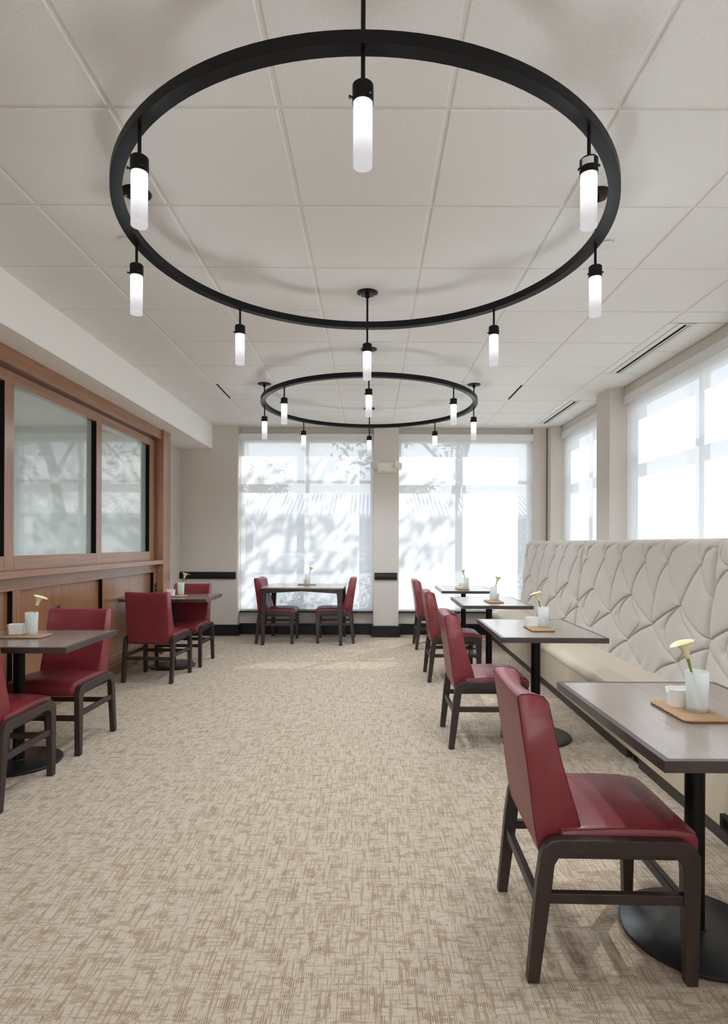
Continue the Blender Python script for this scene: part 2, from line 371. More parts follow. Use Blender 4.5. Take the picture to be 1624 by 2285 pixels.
def shade(axis, a, b, pos, label, endcaps=(0, 0), zb=.345):
    t = thing('roller_shade', label, 'window shade', ((a+b)/2, pos, zb) if axis == 'x' else (pos, (a+b)/2, zb), 0 if axis == 'x' else R(-90), 'sheer white roller shades')
    h = (b-a)/2; 
    bm = bmesh.new(); bm.faces.new([bm.verts.new(p) for p in ((-h+.012, 0, 0), (h-.012, 0, 0), (h-.012, 0, 2.66-zb), (-h+.012, 0, 2.66-zb))]); obj('cloth', bm, M['shade'], t)
    bm = bmesh.new(); prism_x(bm, -h+.014, h-.014, -.007, .007, -.028, .0); obj('hem_bar', bm, M['white'], t, bevel=.004)
    bm = bmesh.new()
    f = .058
    box(bm, -h+.001, h-.001, -f, -f+.004, 2.624-zb, 2.712-zb); box(bm, -h+.001, h-.001, -f+.004, .04, 2.708-zb, 2.712-zb)
    obj('valance', bm, M['white'], t, bevel=.001)
    return t
def prism_x(bm, x0, x1, y0, y1, z0, z1): box(bm, x0, x1, y0, y1, z0, z1)
window('x', -1.775, .04, WY-.03); window('x', .372, 2.19, WY-.03)
for a, b in wins: window('y', a, b, 2.585)
shade('x', -1.772, .037, 7.905, 'sheer white roller shade on the window behind the four-legged table')
shade('x', .375, 2.187, 7.905, 'sheer white roller shade on the far window right of the emergency light')
SH = ['sheer white roller shade on the side window nearest the far corner', 'large sheer white roller shade above the middle of the banquette',
      'sheer white roller shade on the side window beside the camera', 'sheer white roller shade on the side window behind the camera']
for (a, b), s in zip(wins, SH): shade('y', a+.003, b-.003, 2.578, s)
# black sills
struct(obj('trim_2', B((-1.77, .035, 7.868, 7.935, .300, .316)), M['blackpaint'], bevel=.003))
struct(obj('trim_3', B((.377, 2.185, 7.868, 7.935, .300, .316)), M['blackpaint'], bevel=.003))
# black baseboards with a small cap
def baseb(name, segs):
    bm = bmesh.new()
    for (x0, x1, y) in segs:
        box(bm, x0, x1, y-.022, y, 0, .125); box(bm, x0, x1, y-.03, y, .125, .147)
    return struct(obj(name, bm, M['blackpaint'], bevel=.004))
baseb('baseboard_far', [(-2.54, -1.80, 7.78), (-1.775, .04, WY), (.372, 2.19, WY)])
bm = bmesh.new(); box(bm, .015, .397, 7.685, 7.93, 0, .125); box(bm, .008, .404, 7.677, 7.93, .125, .147)
box(bm, -1.80, -1.752, 7.757, 7.90, 0, .125); box(bm, -1.80, -1.745, 7.75, 7.90, .125, .147)
struct(obj('baseboard_pilaster', bm, M['blackpaint'], bevel=.004))
# black chair rails
def rail(name, x0, x1, y):
    bm = bmesh.new()
    prof = [(0, .757), (-.022, .757), (-.022, .768), (-.036, .775), (-.040, .803), (-.036, .831), (-.022, .838), (-.022, .849), (0, .849)]
    loft(bm, [[(x0, y+p, z) for p, z in prof], [(x1, y+p, z) for p, z in prof]])
    return obj(name, bm, M['blackpaint'], bevel=.002)
tag(rail('bumper_rail', -2.54, -1.795, 7.78), 'long black wall bumper rail left of the shaded windows', 'wall rail')
tag(rail('bumper_rail', .055, .352, 7.72), 'short black wall bumper rail on the pilaster between the windows', 'wall rail')

# ------------------------------------------------------------------ wood and glass partition on the left
XH, XP, XF, XG = -2.32, -2.30, -2.38, -2.425     # header face, post/ledge face, frame face, glass face
part = struct(bpy.data.objects.new('wall_partition', None)); C.objects.link(part); part['kind'] = 'structure'
Y0 = -3.4
obj('header', B((-2.46, XH, Y0, 6.47, 2.382, 2.489)), M['cherry_y'], part, bevel=.003)
obj('shadow_gap', B((-2.46, XF-.012, Y0, 6.47, 2.366, 2.382)), M['cherry_dark'], part)
obj('ledge', B((-2.46, XP, Y0, 6.47, 1.0, 1.046)), M['cherry_y'], part, bevel=.004)
obj('end_post', B((-2.47, XP, 6.47, 6.70, 0, 2.489)), M['cherry_z'], part, bevel=.003)
obj('end_jamb', B((-2.46, XF-.03, 6.42, 6.47, 1.046, 2.382)), M['cherry_dark'], part, bevel=.002)
mul = [-1.28, -.01, 1.26, 2.53, 3.79, 5.06]
for y in mul: obj('mullion', B((-2.45, XF, y, y+.10, 1.046, 2.366)), M['cherry_z'], part, bevel=.003)
ends = mul + [6.28]
obj('end_stile', B((-2.45, XF-.004, 6.28, 6.42, 1.046, 2.366)), M['cherry_z'], part, bevel=.003)
for a, b in zip(ends, ends[1:]):
    obj('top_rail', B((-2.45, XF, a+.10, b, 2.287, 2.366)), M['cherry_y'], part, bevel=.003)
    obj('bottom_rail', B((-2.45, XF, a+.10, b, 1.046, 1.143)), M['cherry_y'], part, bevel=.003)
    obj('pane', B((XG-.012, XG, a+.10, b, 1.143, 2.287)), M['etched'], part)
    obj('mullion_shadow_strip', B((XG, XF-.004, b-.003, b, 1.143, 2.287)), M['jamb_shadow'], part)  # dark strip standing in for shade on the mullion side
sti = [-1.25, .02, 1.31, 2.60, 3.88, 5.18, 6.40]
obj('wainscot_rail', B((-2.45, XF, Y0, 6.47, .91, 1.0)), M['cherry_y'], part, bevel=.003)
obj('wainscot_base', B((-2.45, XF, Y0, 6.47, .108, .185)), M['cherry_y'], part, bevel=.003)
obj('plinth', B((-2.45, XF+.012, Y0, 6.47, 0, .108)), M['cherry_y'], part, bevel=.004)
for y in sti: obj('stile', B((-2.45, XF, y, y+.08, .185, .91)), M['cherry_z'], part, bevel=.003)
for a, b in zip(sti, sti[1:]):
    obj('wood_panel', B((-2.45, XF-.035, a+.08, b, .185, .91)), M['cherry_z'], part); obj('stile_shadow_strip', B((XF-.035, XF-.003, b-.003, b, .185, .91)), M['jamb_shadow'], part)  # the thin dark strip paints the shade on the stile side
# outlets
def outlet(y, z, x, label):
    t = thing('wall_outlet', label, 'outlet', (x, y, z), 0)
    obj('cover_plate', B((-.001, .006, -.035, .035, -.057, .057)), M['steel'], t, bevel=.002)
    bm = B((.006, .008, -.012, .012, .012, .036)); obj('socket', bm, M['shadow'], t); obj('socket', B((.006, .008, -.012, .012, -.036, -.012)), M['shadow'], t)
outlet(6.44, .735, XF, 'small metal outlet plate low on the end of the wood partition')
outlet(4.50, .700, XF-.035, 'metal outlet plate on the wood panel behind the front left table')

# ------------------------------------------------------------------ slot diffusers
dif = thing('slot_diffuser', 'long white ceiling air slot with black gap nearest the camera on the right', 'air vent', (2.245, 4.738, CEIL), 0, 'linear ceiling air slots beside the side windows')
obj('frame', B((-.058, -.050, -.60, .60, -.002, .012), (.050, .058, -.60, .60, -.002, .012), (-.050, .050, -.60, -.585, -.002, .012), (-.050, .050, .585, .60, -.002, .012)), M['white'], dif, bevel=.001)
obj('blade', B((-.050, -.009, -.585, .585, 0, .006), (.009, .028, -.585, .585, .0, .006), (.034, .050, -.585, .585, .0, .006)), M['white'], dif)
obj('dark_slot', B((-.012, .010, -.585, .585, -.0012, .0005), (.028, .034, -.585, .585, -.0008, .0005)), M['shadow'], dif)
d2 = copy_tree(dif); d2.location = (2.245, 6.978, CEIL); d2['label'] = 'ceiling air slot above the corner side window'
obj('divider', B((-.012, .012, -.03, .03, -.001, .01)), M['white'], d2)
for x, s in ((-1.522, 'left'), (1.486, 'right')):
    o = tag(obj('return_slot', B((-.007, .007, -.27, .27, -.003, .009)), M['shadow'], None), 'thin black slot in the ceiling joint, %s side of the far chandelier' % s, 'air vent')
    o.location = (x, 6.03, CEIL)
# linear diffusers along the far windows
for x0, x1, s in ((-1.72, -.62, 'left'), (.66, 1.87, 'right')):
    t = thing('window_diffuser', 'pale linear ceiling diffuser over the %s far window' % s, 'air vent', ((x0+x1)/2, 7.70, CEIL))
    h = (x1-x0)/2
    obj('frame', B((-h, h, -.05, -.042, -.006, .01), (-h, h, .042, .05, -.006, .01), (-h, -h+.01, -.042, .042, -.006, .01), (h-.01, h, -.042, .042, -.006, .01)), M['white'], t)
    obj('blade', B((-h+.01, h-.01, -.030, -.006, -.003, .004), (-h+.01, h-.01, .006, .030, -.003, .004)), M['white'], t)
# concealed sprinkler covers
for x, y, s in ((-1.262, 3.016, 'left'), (1.225, 3.035, 'right')):
    bm = bmesh.new(); cyl(bm, (0, 0), .042, .040, -.010, -.007, 32); cyl(bm, (0, 0), .030, .030, -.007, .0, 24)
    o = tag(obj('sprinkler_cover', bm, M['white'], smooth=True), 'white round sprinkler cover plate on the ceiling, %s of the near ring' % s, 'sprinkler'); o.location = (x, y, CEIL)

# ------------------------------------------------------------------ emergency light on the pilaster
t = thing('emergency_light', 'cream twin-head emergency light on the pilaster between the windows', 'emergency light', (.205, 7.72, 2.245))
bm = bmesh.new(); loft(bm, [[(x, y, z) for x, z in rrect(-.128, .128, -.058, .060, .012, 3)] for y in (0, -.045)] + [[(x, -.055, z) for x, z in rrect(-.12, .12, -.05, .052, .01, 3)]])
obj('housing', bm, M['cream'], t, bevel=.003)
bm = B((-.135, .135, -.035, 0, -.072, -.058)); obj('lower_trim', bm, M['cream'], t, bevel=.002)
for s in (-1, 1):
    bm = bmesh.new()
    loft(bm, [[(x, y, z) for x, z in rrect(-a, a, -a*.82, a*.82, a*.2, 3)] for a, y in ((.030, 0), (.055, -.035), (.060, -.05))])
    h = obj('lamp_head', bm, M['cream'], t, bevel=.002); h.location = (s*.125, -.055, .01); h.rotation_euler = (R(-12), R(18*s), R(38*s))
    bm = bmesh.new(); loft(bm, [[(x, y, z) for x, z in rrect(-a, a, -a*.8, a*.8, a*.2, 3)] for a, y in ((.052, -.050), (.050, -.053))])
    obj('lens', bm, M['lens'], h)

# ------------------------------------------------------------------ ring chandeliers
def ring_light(cx, cy, label):
    t = thing('ring_chandelier', label, 'chandelier', (cx, cy, 2.577), 0, 'black ring chandeliers')
    bm = bmesh.new(); n = 128; Ro, Ri, h = 1.05, 1.006, .038
    prof = [(Ri, 0), (Ro, 0), (Ro, h), (Ri, h)]
    lathe(bm, prof, n, closed=True); obj('ring', bm, M['blackmetal'], t, bevel=.0015, ang=50)
    for k in range(4):
        a = R(90*k+90); x, y = 1.03*math.cos(a), 1.03*math.sin(a)
        bm = bmesh.new(); cyl(bm, (0, 0), .0065, .0065, h, CEIL-2.577-.004, 12); o = obj('rod', bm, M['blackmetal'], t, smooth=True); o.location = (x, y, 0)
        bm = bmesh.new(); lathe(bm, [(.0, -.008), (.055, -.008), (.064, -.004), (.065, .0)], 40); lathe(bm, [(.014, -.03), (.014, -.008)], 16)
        cn = obj('canopy', bm, M['blackmetal'], t, smooth=True); cn.location = (x, y, CEIL-2.577)
        for s in (-1, 1):
            bm = bmesh.new(); lathe(bm, [(0, -.026), (.0055, -.025), (.0065, -.019), (.0045, -.016), (.0025, -.015), (.0025, -.006)], 12)
            o = obj('brass_nut', bm, M['brass'], cn, smooth=True); o.location = (s*.042, -.01, 0)
    P = []
    for k in range(8):
        a = R(45*k-90); l = bpy.data.lights.new('pendant_lamp', 'SPOT'); l.energy = LAMP; l.spot_size = R(165); l.spot_blend = 1; l.shadow_soft_size = .024; l.color = (.82, .92, 1)
        lo_ = bpy.data.objects.new('pendant_lamp', l); C.objects.link(lo_); lo_.location = (cx+1.028*math.cos(a), cy+1.028*math.sin(a), 2.577-.095-.226)
        l = bpy.data.lights.new('pendant_glow', 'POINT'); l.energy = GLOW; l.shadow_soft_size = .022; l.color = (.84, .93, 1)
        lo_ = bpy.data.objects.new('pendant_glow', l); C.objects.link(lo_); lo_.location = (cx+1.028*math.cos(a), cy+1.028*math.sin(a), 2.577-.095-.135)
    for k in range(8):
        a = R(45*k-90); x, y = 1.028*math.cos(a), 1.028*math.sin(a)
        if k == 0:
            bm = bmesh.new(); lathe(bm, [(0, 0), (.025, 0), (.029, -.004), (.029, -.052), (.027, -.052), (.027, -.045), (0, -.045)], 32)
            cap = obj('lamp_socket', bm, M['blackmetal'], t, smooth=True, ang=40)
            bm = bmesh.new(); lathe(bm, [(0, -.04), (.0262, -.04), (.0262, -.205), (.0262, -.222), (.0245, -.222), (.0245, -.212), (0, -.207)], 32)
            gl = obj('glass_shade', bm, M['opal'], cap, smooth=True, ang=40)
            bm = bmesh.new(); cyl(bm, (0, 0), .006, .006, 0, .096, 12); obj('stem', bm, M['blackmetal'], cap, smooth=True)
            for ang in (195, -55, 70):
                bm = bmesh.new(); cyl(bm, (0, 0), .0028, .0028, .026, .036, 8); cyl(bm, (0, 0), .0045, .0045, .033, .039, 10)
                s = obj('thumb_screw', bm, M['blackmetal'], cap, smooth=True); s.location = (0, 0, -.040); s.rotation_euler = (0, R(90), R(ang))
            cap.location = (x, y, -.095); P.append(cap)
        else:
            c = copy_tree(P[0], t); c.location = (x, y, -.095); P.append(c)
    return t, P
t1, P1 = ring_light(-.025, 2.612, 'large black ring chandelier nearest the camera with hanging opal tube lamps')
t2, P2 = ring_light(-.018, 5.73, 'black ring chandelier farther down the room near the windows')
# paper sticker on one socket (near right lamp)
bm = bmesh.new(); n = 8
A = [R(-155+75*i/n) for i in range(n+1)]
lo = [bm.verts.new((.0293*math.cos(a), .0293*math.sin(a), -.030)) for a in A]; hi = [bm.verts.new((.0293*math.cos(a), .0293*math.sin(a), -.008)) for a in A]
for i in range(n): bm.faces.new((lo[i], lo[i+1], hi[i+1], hi[i]))
st = obj('paper_sticker', bm, M['white'], P1[1])
st['label'] = 'white printed sticker'

# ------------------------------------------------------------------ chairs
def chair():
    t = thing('dining_chair', '', 'chair')
    # side frames: inverted U with rounded shoulders, legs tapering
    def arc(cx, cz, r, a0, a1, n=7): return [(cx+r*math.cos(R(a0+(a1-a0)*i/n)), cz+r*math.sin(R(a0+(a1-a0)*i/n))) for i in range(n+1)]
    outer = [(-.230, 0)] + [(x, z) for x, z in ((-.205, .28), (-.197, .335))] + arc(-.142, .352, .053, 178, 92) + arc(.196, .350, .055, 86, 2) + [(.2505, .25), (.244, 0)]
    inner = [(.212, 0), (.203, .26)] + arc(.163, .322, .040, 8, 84, 6) + arc(-.118, .325, .038, 98, 170, 6) + [(-.163, .26), (-.197, 0)]
    fr = None
    for s in (-1, 1):
        if fr is None:
            bm = bmesh.new(); n1, n2 = len(outer), len(inner)
            inr = inner[::-1]
            # strip faces between outer and inner, both listed from the rear foot to the front foot
            def samp(path, k):
                L = [0]
                for a, b in zip(path, path[1:]): L.append(L[-1]+math.dist(a, b))
                out = []
                for i in range(k+1):
                    d = L[-1]*i/k; j = max(0, min(len(path)-2, next((q for q in range(len(L)-1) if L[q+1] >= d-1e-9), len(path)-2)))
                    f = (d-L[j])/(L[j+1]-L[j]); out.append((path[j][0]+(path[j+1][0]-path[j][0])*f, path[j][1]+(path[j+1][1]-path[j][1])*f))
                return out
            O = samp(outer, 44); I = samp(inr, 44)
            loft(bm, [[(o[0], -.016, o[1]), (o[0], .016, o[1]), (i[0], .016, i[1]), (i[0], -.016, i[1])] for o, i in zip(O, I)])
            fr = obj('side_frame', bm, M['espresso'], t, bevel=.003, seg=2, ang=40); fr.location = (0, s*.2155, 0)
        else:
            f2 = fr.copy(); C.objects.link(f2); f2.location = (0, s*.2155, 0)
        bm = B((-.182, .21, s*.2155-.011, s*.2155+.011, .222, .252)); obj('side_stretcher', bm, M['espresso'], t, bevel=.003)
    obj('front_stretcher', B((.209, .231, -.202, .202, .198, .228)), M['espresso'], t, bevel=.003)
    obj('rear_stretcher', B((-.203, -.181, -.202, .202, .198, .228)), M['espresso'], t, bevel=.003)
    obj('seat_rail', B((-.15, .20, -.200, .200, .335, .372)), M['espresso'], t, bevel=.004)
    obj('dust_cover', B((-.13, .18, -.16, .16, .327, .335)), M['dust'], t, bevel=.002)
    # seat cushion
    def ring_seat(v, k):
        top = .426 + .014*(1-(v/.2)**2)
        P = [(-.13, .372), (.19, .372), (.235, .352), (.256, .352), (.263, .37), (.263, .395), (.256, .412), (.236, top-.008), (.19, top), (.10, top+.003), (0, top), (-.10, top-.006), (-.13, top-.01)]
        cx, cz = .06, .400
        return [(cx+(x-cx)*(1-k*.05), v, cz+(z-cz)*(1-k*.28)) for x, z in P]
    bm = bmesh.new(); V = [(-.2, 1), (-.198, .55), (-.193, .2), (-.183, 0), (-.13, 0), (-.065, 0), (0, 0), (.065, 0), (.13, 0), (.183, 0), (.193, .2), (.198, .55), (.2, 1)]
    loft(bm, [ring_seat(v, k) for v, k in V]); seat = obj('seat', bm, M['red'], t, smooth=True, ang=60)
    bm = bmesh.new()
    bm.free()
    for s in (-1, 1):
        bm = bmesh.new(); r = ring_seat(s*.197, .42); tube(bm, [Vector(p)+Vector((0, s*.001, 0)) for p in r[5:13]], .0013, 6)
        obj('piping', bm, M['redpipe'], seat, smooth=True)
    # backrest: wrapped cushion, front face hollowed across its width
    def ring_back(v, k):
        c = 1-abs(v/.185)**2.4; dp = -.030*c
        rear = [(-.190, .350), (-.203, .43), (-.214, .52), (-.226, .61), (-.240, .70), (-.252, .785)]
        topz = .803 - .006*c
        top = [(-.250, topz-.006), (-.240, topz), (-.212+dp*.5, topz+.001), (-.178+dp, topz-.006), (-.163+dp, topz-.024), (-.157+dp, topz-.05)]
        front = [(-.143+dp*.9, .69), (-.124+dp*.75, .61), (-.100+dp*.5, .53), (-.078+dp*.2, .46), (-.064, .41), (-.066, .37), (-.10, .350)]
        cx = -.16
        P = rear + top + front
        return [(cx+(x-cx)*(1-k*.05), v, .6+(z-.6)*(1-k*.014)) for x, z in P]
    bm = bmesh.new(); V = [(-.187, 1), (-.1855, .5), (-.181, .15), (-.172, 0), (-.13, 0), (-.085, 0), (-.04, 0), (0, 0), (.04, 0), (.085, 0), (.13, 0), (.172, 0), (.181, .15), (.1855, .5), (.187, 1)]
    loft(bm, [ring_back(v, k) for v, k in V]); back = obj('backrest', bm, M['red'], t, smooth=True, ang=60)
    for s in (-1, 1):
        bm = bmesh.new(); tube(bm, [Vector(p)+Vector((0, s*.0008, 0)) for p in ring_back(s*.1855, .42)], .0013, 6, closed=True)
        obj('piping', bm, M['redpipe'], back, smooth=True)
    return t
ch = chair(); used = []
GR = 'chairs facing the banquette tables'
place(ch, used, (.682, 1.862, 0), R(-1.5), 'burgundy vinyl dining chair in the right foreground, facing the banquette', GR)
place(ch, used, (.705, 3.730, 0), 0, 'second burgundy chair from the camera along the banquette tables', GR)
place(ch, used, (.742, 5.410, 0), 0, 'third burgundy chair along the banquette tables', GR)
place(ch, used, (.753, 7.005, 0), 0, 'burgundy chair at the banquette table nearest the far windows', GR)
GL = 'chairs along the wood partition'
place(ch, used, (-1.905, 2.862, 0), R(90), 'burgundy chair cut by the left edge of the photo, back to camera', GL)
place(ch, used, (-1.900, 3.610, 0), R(-91), 'burgundy chair facing the camera behind the front left table', GL)
place(ch, used, (-1.945, 5.335, 0), R(86.5), 'burgundy chair seen from behind at the second left table', GL)
place(ch, used, (-1.900, 6.020, 0), R(-91), 'burgundy chair facing the camera near the far end of the partition', GL)
GC = 'chairs at the four-legged window table'
place(ch, used, (-1.181, 7.356, 0), R(-1), 'burgundy chair on the left side of the four-legged window table', GC)
place(ch, used, (-.424, 7.415, 0), R(181), 'burgundy chair on the right side of the four-legged window table', GC)

# ------------------------------------------------------------------ pedestal tables
TT = .70
def ped_table(rbase):
    t = thing('pedestal_table', '', 'table')
    a, b = .3075, .4175
    bm = bmesh.new(); e = .018
    lo = lambda k, z: [(-a+k, -b+k, z), (a-k, -b+k, z), (a-k, b-k, z), (-a+k, b-k, z)]
    loft(bm, [lo(e, TT-.030), lo(0, TT-.030), lo(0, TT), lo(e, TT)], cap=False); loft(bm, [lo(e, TT), lo(e, TT-.003)], cap=False)
    obj('edge_band', bm, M['edge'], t, bevel=.0015)
    bm = bmesh.new(); box(bm, -a+e+.001, a-e-.001, -b+e+.001, b-e-.001, TT-.029, TT-.0004); obj('table_top', bm, M['laminate'], t)
    obj('mounting_plate', B((-.16, .16, -.025, .025, TT-.042, TT-.030), (-.025, .025, -.2, .2, TT-.042, TT-.030)), M['blackmetal'], t, bevel=.003)
    bm = bmesh.new(); cyl(bm, (0, 0), .0295, .0295, .02, TT-.042, 32); obj('column', bm, M['blackmetal'], t, smooth=True)
    bm = bmesh.new(); lathe(bm, [(0, 0), (rbase-.003, 0), (rbase, .004), (rbase, .012), (rbase-.006, .017), (.06, .019), (.036, .021), (.034, .025), (0, .025)], 72)
    obj('base_plate', bm, M['base_metal'], t, smooth=True, ang=40)
    return t
tb = ped_table(.222); used = []
GT = 'pedestal tables along the banquette'
place(tb, used, (1.036, 1.857, 0), R(0), 'dark-edged grey-brown pedestal table in the right foreground', GT)
place(tb, used, (1.063, 3.742, 0), R(-1.0), 'second pedestal table from the camera along the banquette', GT)
place(tb, used, (1.112, 5.460, 0), R(-.7), 'third pedestal table along the banquette', GT)
place(tb, used, (1.122, 7.020, 0), R(-.7), 'pedestal table nearest the far windows beside the banquette', GT)
GT2 = 'pedestal tables against the wood partition'
place(tb, used, (-1.966, 3.265, 0), R(90.5), 'pedestal table at the left edge against the wood partition', GT2)
place(tb, used, (-1.976, 5.838, 0), R(90.5), 'farther pedestal table against the wood partition', GT2)

# ------------------------------------------------------------------ four-legged window table
t = thing('window_table', 'dark four-legged wooden table in front of the left far window', 'table', (-.824, 7.40, 0), R(-1))
a, b = .505, .375
bm = bmesh.new(); plate(bm, rrect(-a, a, -b, b, .03, 5), TT-.018, TT); obj('table_top', bm, M['laminate'], t, bevel=.004)
bm = bmesh.new(); plate(bm, rrect(-a+.006, a-.006, -b+.006, b-.006, .026, 5), TT-.034, TT-.018); obj('top_underlay', bm, M['espresso'], t, bevel=.002)
for sx in (-1, 1):
    for sy in (-1, 1):
        bm = bmesh.new(); x1, y1 = sx*(a-.012), sy*(b-.012)
        def sq(w, z, off=0): return [(x1-sx*off-(w if sx > 0 else 0), y1-sy*off-(w if sy > 0 else 0), z), (x1-sx*off+(0 if sx > 0 else w), y1-sy*off-(w if sy > 0 else 0), z),
                                     (x1-sx*off+(0 if sx > 0 else w), y1-sy*off+(0 if sy > 0 else w), z), (x1-sx*off-(w if sx > 0 else 0), y1-sy*off+(0 if sy > 0 else w), z)]
        loft(bm, [sq(.038, 0, .0), sq(.052, .35, 0), sq(.066, .60, 0), sq(.076, TT-.034, 0)]); obj('leg', bm, M['espresso'], t, bevel=.004)
for s in (-1, 1):
    bm = bmesh.new(); prism(bm, [(-a+.07, TT-.034), (-a+.07, TT-.072), (0, TT-.046), (a-.07, TT-.072), (a-.07, TT-.034)], s*(b-.03)-.01, s*(b-.03)+.01); obj('apron', bm, M['espresso'], t, bevel=.002)
    bm = bmesh.new(); loft(bm, [[(s*(a-.03)+d, y, z) for y, z in ((-b+.07, TT-.034), (-b+.07, TT-.072), (0, TT-.046), (b-.07, TT-.072), (b-.07, TT-.034))] for d in (-.01, .01)]); obj('apron', bm, M['espresso'], t, bevel=.002)

# ------------------------------------------------------------------ centrepieces: mat, caddy, tumbler, calla lily
def mk_mat():
    bm = bmesh.new(); loops = []
    for k, z in ((.003, 0), (0, .003), (0, .007), (.004, .010)):
        loops.append([(x, y, z) for x, y in rrect(-.072+k, .072-k, -.115+k, .115-k, .02, 5)])
    loft(bm, loops); return tag(obj('cork_mat', bm, M['cork'], smooth=True, ang=50), '', 'mat')
def mk_caddy():
    t = thing('sweetener_caddy', '', 'condiment caddy')
    bm = bmesh.new()
    def oct(w, d, c, z): return [(-w+c, -d, z), (w-c, -d, z), (w, -d+c, z), (w, d-c, z), (w-c, d, z), (-w+c, d, z), (-w, d-c, z), (-w, -d+c, z)]
    h = .056
    loft(bm, [oct(.040, .026, .012, 0), oct(.045, .031, .013, h), oct(.041, .027, .011, h), oct(.037, .023, .010, .004)])
    o = obj('caddy_wall', bm, M['ceramic'], t, bevel=.001)
    # scooped notches cut in the two short ends
    cb = bmesh.new(); cyl(cb, (0, 0), .0125, .0125, -.08, .08, 24)
    cme = bpy.data.meshes.new('cut'); 
    for v in cb.verts: v.co = Vector((v.co.z, v.co.y, v.co.x + h + .001))
    bmesh.ops.recalc_face_normals(cb, faces=cb.faces); cb.to_mesh(cme); cb.free()
    co = bpy.data.objects.new('cut', cme); C.objects.link(co)
    o.modifiers.clear(); bo = o.modifiers.new('n', 'BOOLEAN'); bo.object = co; bo.operation = 'DIFFERENCE'; bo.solver = 'EXACT'
    dg = bpy.context.evaluated_depsgraph_get(); me = bpy.data.meshes.new_from_object(o.evaluated_get(dg))
    o.modifiers.clear(); o.data = me; bpy.data.objects.remove(co); bpy.data.meshes.remove(cme)
    bm = bmesh.new(); box(bm, -.034, .034, -.019, .019, .005, .050)
    return t
def mk_glass():
    bm = bmesh.new(); lathe(bm, [(0, 0), (.029, 0), (.0305, .003), (.0345, .125), (.0335, .1262), (.0325, .125), (.0288, .014), (.028, .012), (0, .012)], 40)
    return tag(obj('frosted_tumbler', bm, M['frost'], smooth=True, ang=50), '', 'glass')
def mk_lily():
    t = thing('calla_lily', '', 'flower')
    # local: stem foot at the origin low in the tumbler, bloom leaning to -x
    pts = [(.018, 0, .016), (.008, 0, .05), (-.006, 0, .085), (-.019, 0, .120), (-.024, 0, .140), (-.028, 0, .155)]
    bm = bmesh.new(); tube(bm, pts, [.003, .003, .0032, .0034, .004, .0052], 10); obj('stalk', bm, M['stem'], t, smooth=True)
    bm = bmesh.new(); nu, nv = 28, 14; G = []
    for j in range(nv+1):
        s = j/nv; row = []
        for i in range(nu+1):
            th = (i/nu)*2*math.pi*1.06 - math.pi*1.06
            tip = math.exp(-((abs(th)) / .75)**2)          # th=0 is the long tip side
            r = .0052 + .0065*s + .015*s**3.2 + tip*.016*s**4
            zz = .050*s + tip*.012*s**2 - tip*.020*max(0, s-.82)/.18*.9
            r *= 1 - .06*math.sin(3*th)*s**3; r += .0012*(i/nu)
            row.append(bm.verts.new((-r*math.cos(th), r*.85*math.sin(th), zz)))
        G.append(row)
    for j in range(nv):
        for i in range(nu): bm.faces.new((G[j][i], G[j][i+1], G[j+1][i+1], G[j+1][i]))
    o = obj('spathe', bm, M['petal'], t, smooth=True, ang=180); sm = o.modifiers.new('t', 'SOLIDIFY'); sm.thickness = .0008
    o.location = (-.0275, 0, .150); o.rotation_euler = (0, R(-14), 0)
    bm = bmesh.new(); tube(bm, [(0, 0, .01), (0, 0, .03), (-.001, 0, .042)], [.0025, .0028, .0012], 8); s = obj('spadix', bm, M['brass'], o, smooth=True)
    s.data.materials[0] = M['petal']
    return t
mm, cc, gg, ll = mk_mat(), mk_caddy(), mk_glass(), mk_lily()
ll.scale = (1.1, 1.1, 1.1)
um, uc, ug, ul = [], [], [], []
GM, GCd, GG, GF = 'cork mats on the tables', 'white ceramic caddies', 'frosted tumblers', 'calla lilies in tumblers'
# x, y of mat; rot; caddy xy, rot; glass xy; lily rotation (0 leans to -x); where
sets = [
 ((1.015, 1.860), 0, (1.018, 1.905), 0, (1.034, 1.842), R(0), 'on the right foreground table'),
 ((1.062, 3.670), 0, (1.050, 3.745), 0, (1.100, 3.705), R(0), 'on the second banquette table from the camera'),
 ((1.140, 5.380), 0, (1.170, 5.505), 0, (1.155, 5.465), R(172), 'on the third banquette table'),
 ((1.085, 6.880), 0, (1.098, 6.965), 0, (1.136, 6.915), R(12), 'on the banquette table nearest the far windows'),
 ((-1.945, 3.300), R(92), (-2.030, 3.345), R(12), (-1.932, 3.325), R(180), 'on the table at the left edge'),
 ((-1.945, 5.800), R(92), (-2.000, 5.835), R(12), (-1.915, 5.890), R(200), 'on the farther table by the wood partition'),
 ((-.815, 7.500), R(90), (-.820, 7.550), 0, (-.805, 7.505), R(190), 'on the four-legged window table')]
for (mp_, mr, cp, cr, gp, lr, where) in sets:
    place(mm, um, (mp_[0], mp_[1], TT), mr, 'cork mat '+where, GM)
    place(cc, uc, (cp[0], cp[1], TT+.010), cr, 'white ceramic sweetener caddy '+where, GCd)
    place(gg, ug, (gp[0], gp[1], TT+.010), 0, 'frosted glass tumbler '+where, GG)
    place(ll, ul, (gp[0], gp[1], TT+.010), lr, 'cream calla lily in the tumbler '+where, GF)

# ------------------------------------------------------------------ banquette
bq = thing('banquette', 'long banquette with beige vinyl seat and tall quilted grey wool back', 'bench', (1.486, 3.5, 0), math.atan(-.02))
YA, YB = -3.3, 4.13      # local run (world y = 3.5 + local)
